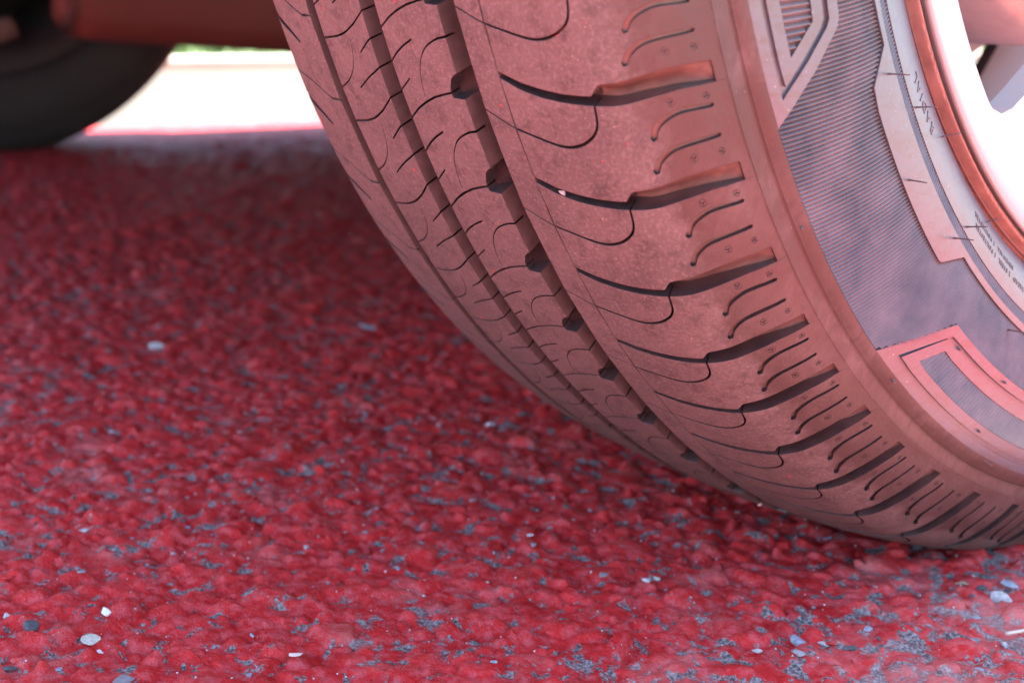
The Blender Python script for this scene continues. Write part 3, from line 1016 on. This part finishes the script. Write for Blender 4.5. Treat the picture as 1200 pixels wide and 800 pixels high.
# floor pan with pressed ribs
V, Fq = [], []
ys = np.linspace(-.42, 2.9, 75); xs = np.linspace(XF + .06, XN - .06, 40)
for y in ys:
    for x in xs:
        hump = .05 * math.exp(-((x + .68) / .14) ** 2)
        wheelwell = (.30 if y < -.30 else .46) if (abs(y) < .43 or abs(y - 2.43) < .42) and (x > -.22 or x < -1.14) else 0
        V.append((x, y, GZ + .235 + hump + wheelwell + .012 * (math.sin(y * 38) > .3)))
n = len(xs)
for i in range(len(ys) - 1):
    for j in range(n - 1):
        Fq.append((i * n + j, i * n + j + 1, (i + 1) * n + j + 1, (i + 1) * n + j))
under_car(mesh_obj('floor_pan', V, Fq, M_UNDER))
def tube(name, path, r, mat, seg=12):
    P = catmull(path, 6)
    d = np.gradient(P, axis=0); d /= np.linalg.norm(d, axis=1)[:, None]
    V, Fq = [], []
    for p, t in zip(P, d):
        u = np.cross(t, [0, 0, 1.0]); 
        if np.linalg.norm(u) < 1e-3: u = np.cross(t, [1.0, 0, 0])
        u /= np.linalg.norm(u); w = np.cross(t, u)
        for k in range(seg):
            an = 2 * math.pi * k / seg
            V.append(p + r * (u * math.cos(an) + w * math.sin(an)))
    for i in range(len(P) - 1):
        for k in range(seg):
            Fq.append((i * seg + k, i * seg + (k + 1) % seg, (i + 1) * seg + (k + 1) % seg, (i + 1) * seg + k))
    Fq.append(tuple(range(seg))); Fq.append(tuple(range((len(P) - 1) * seg, len(P) * seg)))
    return under_car(mesh_obj(name, V, Fq, mat, smooth=True))
# lower inner panel inboard of the far wheel
V, Fq = [], []
sec = [(-1.075, .262), (-1.078, .165), (-1.086, .147), (-1.100, .140), (-1.130, .140), (-1.145, .150), (-1.150, .262)]
yy = [.075, .085, .10, .3, .5, 1.0, 1.4, 1.415, 1.42]
for i, y in enumerate(yy):
    k = [.90, .97, 1, 1, 1, 1, 1, .97, .90][i]
    for x, z in sec:
        V.append((-1.11 + (x + 1.11) * k, y, .262 + (z - .262) * k + float(np.interp(y, [.1, .5], [.012, -.012]))))
for i in range(len(yy) - 1):
    for j in range(len(sec) - 1):
        q = i * len(sec) + j
        Fq.append((q, q + 1, q + len(sec) + 1, q + len(sec)))
Fq += [tuple(range(len(sec))), tuple(range((len(yy) - 1) * len(sec), len(yy) * len(sec)))]
o = under_car(mesh_obj('lower_panel', V, Fq, M_CARRED, smooth=True)); tag(o, 'dull red lower panel hanging in front of the far tyre')
tube('axle_beam', [(-1.20, .02, .30), (-1.0, .10, .28), (-.68, .14, .28), (-.3, .10, .28), (-.10, .02, .30)], .030, M_UNDER)
tube('trailing_arm', [(-1.16, .0, .27), (-1.14, .2, .255), (-1.10, .45, .27)], .022, M_BRAKE)
tube('trailing_arm', [(-.14, .0, .30), (-.16, .25, .29), (-.2, .55, .30)], .022, M_UNDER)
o = tube('suspension_arm', [(-1.31, -.18, .175), (-1.29, -.02, .150), (-1.28, .05, .150), (-1.275, .085, .160)], .013, mat_plain('rusty arm steel', (.13, .085, .07), .7))
tube('damper', [(-1.13, -.08, .26), (-1.12, -.12, .42), (-1.11, -.16, .62)], .026, M_BRAKE)

# ------------------------------------------------------------------ ground: painted rough asphalt
def axis(ends, steps, far_lo, far_hi, g=1.16):
    c = []
    for lo_, hi_, st_ in zip(ends[:-1], ends[1:], steps):
        c += list(np.arange(lo_, hi_ - st_ * .3, st_))
    d = steps[-1]; v = c[-1]
    while v < far_hi:
        d *= g; v += d; c.append(v)
    d = steps[0]; v = c[0]; pre = []
    while v > far_lo:
        d *= g; v -= d; pre.append(v)
    return np.array(pre[::-1] + c)
gx = axis([-1.45, -.7, -.33, .17], [.006, .003, .0011], -300, 300)
gy = axis([-.43, .02, .25, .65], [.0011, .003, .006], -300, 300)
# lumps of coated aggregate
cell = .0078
def lumps(X, Y, cell, seed, rmin, rmax, hmin, hmax):
    out = np.zeros_like(X)
    ix = np.floor(X / cell).astype(int); iy = np.floor(Y / cell).astype(int)
    def h(i, j, k):
        v = np.sin(i * 127.1 + j * 311.7 + k * 74.7 + seed * 19.3) * 43758.5453
        return v - np.floor(v)
    for dx in (-1, 0, 1):
        for dy in (-1, 0, 1):
            i, j = ix + dx, iy + dy
            cx = (i + .1 + .8 * h(i, j, 1)) * cell; cy = (j + .1 + .8 * h(i, j, 2)) * cell
            r = rmin + (rmax - rmin) * h(i, j, 3)
            hh = hmin + (hmax - hmin) * h(i, j, 4) ** 1.5
            th = h(i, j, 5) * 6.283; e = .65 + .5 * h(i, j, 6)
            u = (X - cx) * np.cos(th) + (Y - cy) * np.sin(th); v = -(X - cx) * np.sin(th) + (Y - cy) * np.cos(th)
            d = np.sqrt((u / e) ** 2 + (v * e) ** 2) / r
            d = d * (1 + .10 * np.sin(np.arctan2(v, u) * 3 + th) + .06 * np.sin(np.arctan2(v, u) * 5 + 2 * th))
            dome = hh * np.clip(1 - d ** 3.6, 0, 1) ** .8 * np.clip(1 + .55 * (u * np.cos(3 * th) + v * np.sin(3 * th)) / r, .25, 1.6)
            out = np.maximum(out, dome)
    return out
X, Y = np.meshgrid(gx, gy, indexing='ij')
fade = np.clip((1.5 - np.abs(X)) / .2, 0, 1) * np.clip((.7 - np.abs(Y)) / .15, 0, 1)
H = lumps(X, Y, .0096, 1, .0036, .0070, .0006, .0029)
H = np.maximum(H, lumps(X + .3, Y + .2, .0052, 5, .0016, .0032, .0003, .0020))
H = np.maximum(H, lumps(X + .7, Y - .4, .021, 9, .0020, .0105, .0004, .0042))
H += .0006 * np.sin(X * 190 + 1.3 * np.sin(Y * 150)) * np.sin(Y * 170 + 1.1 * np.sin(X * 130))
H += .0004 * np.sin(X * 61 + 2) * np.sin(Y * 47)
Z = GZ + (H - .0018) * fade
gxn, gyn = len(gx), len(gy)
I, J = np.meshgrid(np.arange(gxn - 1), np.arange(gyn - 1), indexing='ij')
Fg = np.stack([I * gyn + J, (I + 1) * gyn + J, (I + 1) * gyn + J + 1, I * gyn + J + 1], -1).reshape(-1, 4)
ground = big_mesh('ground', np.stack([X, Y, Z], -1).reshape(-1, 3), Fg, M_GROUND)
tag(ground, 'rough asphalt coated with worn red road paint', kind='structure')

def height(x, y):
    i = int(np.clip(np.searchsorted(gx, x), 1, gxn - 1)); j = int(np.clip(np.searchsorted(gy, y), 1, gyn - 1))
    return float(Z[i, j])

# ---- stones
import bmesh
def stone_mesh(name, seed, mat, sub=2, squash=.6, angular=.35):
    r_ = np.random.default_rng(seed)
    bm = bmesh.new()
    bmesh.ops.create_icosphere(bm, subdivisions=sub, radius=1.0)
    planes = [(v / np.linalg.norm(v), r_.uniform(.25, .7)) for v in r_.normal(size=(11, 3))]
    ph = r_.uniform(0, 6, 6)
    for v in bm.verts:
        p = np.array(v.co)
        for n_, d_ in planes:
            e = p @ n_ - d_
            if e > 0: p = p - n_ * e * (.92)
        p *= 1 + .05 * math.sin(5 * p[0] + ph[0]) * math.sin(4 * p[1] + ph[1]) + .03 * math.sin(9 * p[2] + ph[2])
        p[2] *= squash
        v.co = p
    me = bpy.data.meshes.new(name)
    bm.to_mesh(me); bm.free()
    me.materials.append(mat)
    me.polygons.foreach_set('use_smooth', np.zeros(len(me.polygons), bool))
    return me
def stone_mat(name, col, var=.3):
    m = mat_plain(name, col, .7, var=var, scale=600, bmp=.5)
    return m
SM = {'white': stone_mat('white stone', (.72, .71, .76), .1), 'beige': stone_mat('beige stone', (.50, .47, .40), .2),
      'grey': stone_mat('grey stone', (.27, .25, .27)), 'dark': stone_mat('dark grey stone', (.085, .083, .095)),
      'blue': stone_mat('blue grey stone', (.25, .27, .33)), 'pale': stone_mat('pale grey stone', (.45, .43, .45)),
      'brown': stone_mat('brown stone', (.33, .27, .19)), 'pink': stone_mat('pale pink stone', (.68, .48, .44), .1)}
SHAPES = {k: [stone_mesh('stone', 100 * i + j, SM[k]) for j in range(4)] for i, k in enumerate(SM)}
# embedded aggregate, coated by the same paint: nearest ones as pieces of the ground
AGG = [stone_mesh('aggregate_stone', 900 + j, M_GROUND, 2, .55) for j in range(8)]
def vis_xy(x, y):
    q = np.array([x, y, GZ]) - CAM
    c = np.array([rx, ry, rz]) @ q
    u, v = 600 + 1653 * c[0] / -c[2], 400 - 1653 * c[1] / -c[2]
    return u, v, -c[2]
cand = []
for _ in range(6000):
    x, y = rng.uniform(-.30, .16), rng.uniform(-.43, -.02)
    u, v, d = vis_xy(x, y)
    if -10 < u < 1210 and 560 < v < 815 and not (x > -.10 and y > -.10 and x < .09):
        cand.append((x, y, d))
cand = sorted(cand, key=lambda c: c[2])
chosen = []
for c in cand:
    if all((c[0] - q[0]) ** 2 + (c[1] - q[1]) ** 2 > .0125 ** 2 for q in chosen):
        chosen.append(c)
    if len(chosen) >= 300: break
for k, (x, y, d) in enumerate(chosen):
    o = bpy.data.objects.new('aggregate_stone', AGG[k % 8])
    COL.objects.link(o); o.parent = ground
    s = rng.uniform(.0024, .0050)
    o.location = (x, y, height(x, y) - .35 * s)
    o.rotation_euler = (rng.uniform(-.3, .3), rng.uniform(-.3, .3), rng.uniform(0, 6.28))
    o.scale = (s * rng.uniform(.9, 1.35), s, s * rng.uniform(.7, 1.0))

def pebble(x, y, size, kind, label, group=None, flat=1.0, z=None, rot=None, name='pebble', lng=1.3, tilt=.2):
    o = bpy.data.objects.new(name, SHAPES[kind][rng.integers(4)])
    COL.objects.link(o)
    o.location = (x, y, (height(x, y) + size * .25 * flat) if z is None else z)
    o.rotation_euler = (rng.uniform(-tilt, tilt), rng.uniform(-tilt, tilt), rng.uniform(0, 6.28) if rot is None else rot)
    o.scale = (size * lng, size, size * flat)
    tag(o, label, 'stone', group)
    return o
STONES = [
    (-.0782, -.3559, .0021, 'white', 'pure white triangular stone flake standing at the lower left', 1.4),
    (-.0639, -.3673, .0032, 'beige', 'flat beige pebble just below the white triangular flake', .6),
    (-.0543, -.3684, .0017, 'white', 'small lumpy white pebble beside the flat beige pebble', 1.0),
    (-.0826, -.3801, .0036, 'dark', 'dark grey wedge-shaped stone near the left edge', .6),
    (-.0599, -.3957, .0033, 'dark', 'almost black jagged stone in the bottom left corner', .6),
    (-.0959, -.3819, .0023, 'pale', 'speckled pale stone cut by the left picture edge', .8),
    (-.0137, -.3237, .0022, 'pink', 'pinkish white lump on the ground at the bottom, left of the middle', .9),
    (-.0325, -.3710, .0042, 'grey', 'broad flat grey stone at the bottom edge on the left', .5),
    (-.1126, -.3129, .0034, 'pale', 'long pale grey sliver in the left part of the red ground', .4),
    (-.1515, -.3308, .0026, 'pale', 'small elongated pale stone near the left edge, above the white flake', .6),
    (.0727, -.1882, .0040, 'blue', 'blue grey half-round stone embedded in front of the tyre', .7),
    (.0806, -.1967, .0040, 'grey', 'grey crescent stone just below the half-round stone', .6),
    (.0870, -.1781, .0026, 'dark', 'dark angular chip right of the crescent stone', 1.1),
    (.0789, -.1808, .0028, 'pale', 'flat pale oval stone between the half-round stone and the dark chip', .5),
    (.0700, -.2040, .0022, 'pale', 'knobbly pale chip left of the crescent stone', .9),
    (.0807, -.1604, .0018, 'blue', 'small round blue grey pebble alone on pink paint', .9),
    (.0941, -.1022, .0042, 'pale', 'largest pale grey stone near the right edge below the tyre', 1.0),
    (.0804, -.1036, .0029, 'brown', 'brown and green tinged flat pebble under the tyre', .6),
    (.0861, -.1007, .0023, 'dark', 'dark grey chip between the brown pebble and the largest pale stone', .9),
    (.1080, -.1408, .0024, 'grey', 'grey chip with a dark side near the lower right corner', 1.0),
    (.1145, -.1331, .0023, 'pale', 'pale blocky chip near the lower right corner, rightmost of the pair', 1.0),
    (.0910, -.0904, .0036, 'blue', 'long blue grey stone behind the largest pale stone', .6),
    (-.1699, -.1197, .0036, 'white', 'blurred white pebble far back beside the tyre', .9),
    (-.3616, -.0580, .0052, 'blue', 'blurred blue grey stone in the shade under the car', .8),
    (-.3899, -.1846, .0042, 'pale', 'blurred pale pebble far left in the shade under the car', .9),
    (-.0016, -.2036, .0036, 'grey', 'flat grey stone on the red ground in the lower middle', .5),
    (.0088, -.1869, .0020, 'beige', 'small brownish beige pebble right of the flat grey stone', 1.0),
]
for x, y, s, k, l, fl in STONES:
    pebble(x, y, s, k, l, None, fl)
# more loose chips no one could tell apart
cnt = 0
while cnt < 130:
    x, y = rng.uniform(-.30, .16), rng.uniform(-.43, -.02)
    u, v, d = vis_xy(x, y)
    if not (0 < u < 1200 and 480 < v < 800) or (x > -.11 and y > -.09): continue
    if any((x - q[0]) ** 2 + (y - q[1]) ** 2 < .007 ** 2 for q in STONES): continue
    k = ['grey', 'pale', 'blue', 'dark'][rng.integers(4)]
    pebble(x, y, rng.uniform(.0007, .0017), k, 'tiny loose grey grit chip scattered on the red paint', 'loose grit chips on the red paint', rng.uniform(.6, 1.1), name='grit_chip')
    cnt += 1
# fine grit, past counting
V, Fq = [], []
tet = np.array([(1, 1, 1), (1, -1, -1), (-1, 1, -1), (-1, -1, 1)], float)
for _ in range(900):
    x, y = rng.uniform(-.34, .17), rng.uniform(-.43, .0)
    s = rng.uniform(.00015, .00040)
    c = np.array([x, y, height(x, y) + s * .5])
    b = len(V)
    q = tet * rng.uniform(.6, 1.2, (4, 3)) * s
    an = rng.uniform(0, 6.28); ca, sa = math.cos(an), math.sin(an)
    q = np.stack([q[:, 0] * ca - q[:, 1] * sa, q[:, 0] * sa + q[:, 1] * ca, q[:, 2]], -1)
    V.extend(c + q)
    Fq.extend([(b, b + 1, b + 2), (b, b + 3, b + 1), (b, b + 2, b + 3), (b + 1, b + 3, b + 2)])
o = mesh_obj('fine_grit', V, Fq, SM['pale']); tag(o, 'fine pale grit dusted over the red paint', 'grit', kind='stuff')
# dry grass stalk lying near the right edge
P = [(.116, -.136, .0165), (.122, -.122, .0170), (.129, -.106, .0160)]
st = tube('dry_stalk', P, .0006, SM['beige'], 6)
st.parent = None; st.matrix_parent_inverse = Matrix.Identity(4)
tag(st, 'thin dry straw stalk lying on the ground at the right edge', 'stalk')
# stones caught in the tread
q = surf(1.0505, .0455, .0012)
pebble(q[0], q[1], .0018, 'pink', 'tiny pale pink stone wedged in a dark groove of the tyre tread', None, 1.0, float(q[2]))
q = surf(.470, .0180, -.0006)
pebble(q[0], q[1], .0010, 'pink', 'tiny pink grain stuck to the lower edge of the tyre', None, 1.0, float(q[2]))

# ------------------------------------------------------------------ beyond the car: kerb and verge
def slab(name, x0, x1, z0, z1, mat):
    return mesh_obj(name, [(x0, -60, z0), (x1, -60, z0), (x1, 60, z0), (x0, 60, z0), (x0, -60, z1), (x1 - .02, -60, z1), (x1 - .02, 60, z1), (x0, 60, z1)],
                    [(0, 3, 2, 1), (4, 5, 6, 7), (1, 2, 6, 5), (3, 0, 4, 7), (0, 1, 5, 4), (2, 3, 7, 6)], mat)
kerb = slab('kerb', -2.86, -2.74, GZ - .05, GZ + .022, mat_plain('kerb concrete', (.22, .13, .11), .8, var=.15, scale=5))
tag(kerb, 'pale concrete kerb in bright sun beyond the car', 'kerb', kind='structure')
path = slab('path', -2.98, -2.862, GZ - .05, GZ + .020, mat_plain('pale path', (.42, .38, .33), .8, var=.12, scale=4))
tag(path, 'pale sunlit path behind the kerb', kind='structure')
V, Fq = [], []
for _ in range(9000):
    x = -3.02 - abs(rng.normal(0, 1.6)); y = rng.uniform(-1, 6)
    h_ = rng.uniform(.04, .11); an = rng.uniform(0, 6.28); w = .006
    b = len(V)
    dx, dy = math.cos(an) * w, math.sin(an) * w
    lx, ly = rng.uniform(-.03, .03, 2)
    V.extend([(x - dx, y - dy, GZ + .014), (x + dx, y + dy, GZ + .014), (x + lx, y + ly, GZ + .016 + h_*.6)])
    Fq.append((b, b + 1, b + 2))
M_GRASS = mat_plain('grass', (.055, .095, .018), .7, var=.35, scale=12)
lawn = mesh_obj('verge', [(-300, -300, GZ + .013), (-2.982, -300, GZ + .013), (-2.982, 300, GZ + .013), (-300, 300, GZ + .013)], [(0, 1, 2, 3)], M_GRASS)
tag(lawn, 'green verge beyond the kerb', kind='structure')
o = mesh_obj('grass', V, Fq, M_GRASS); tag(o, 'short grass blades on the verge beyond the kerb', 'grass', kind='stuff')
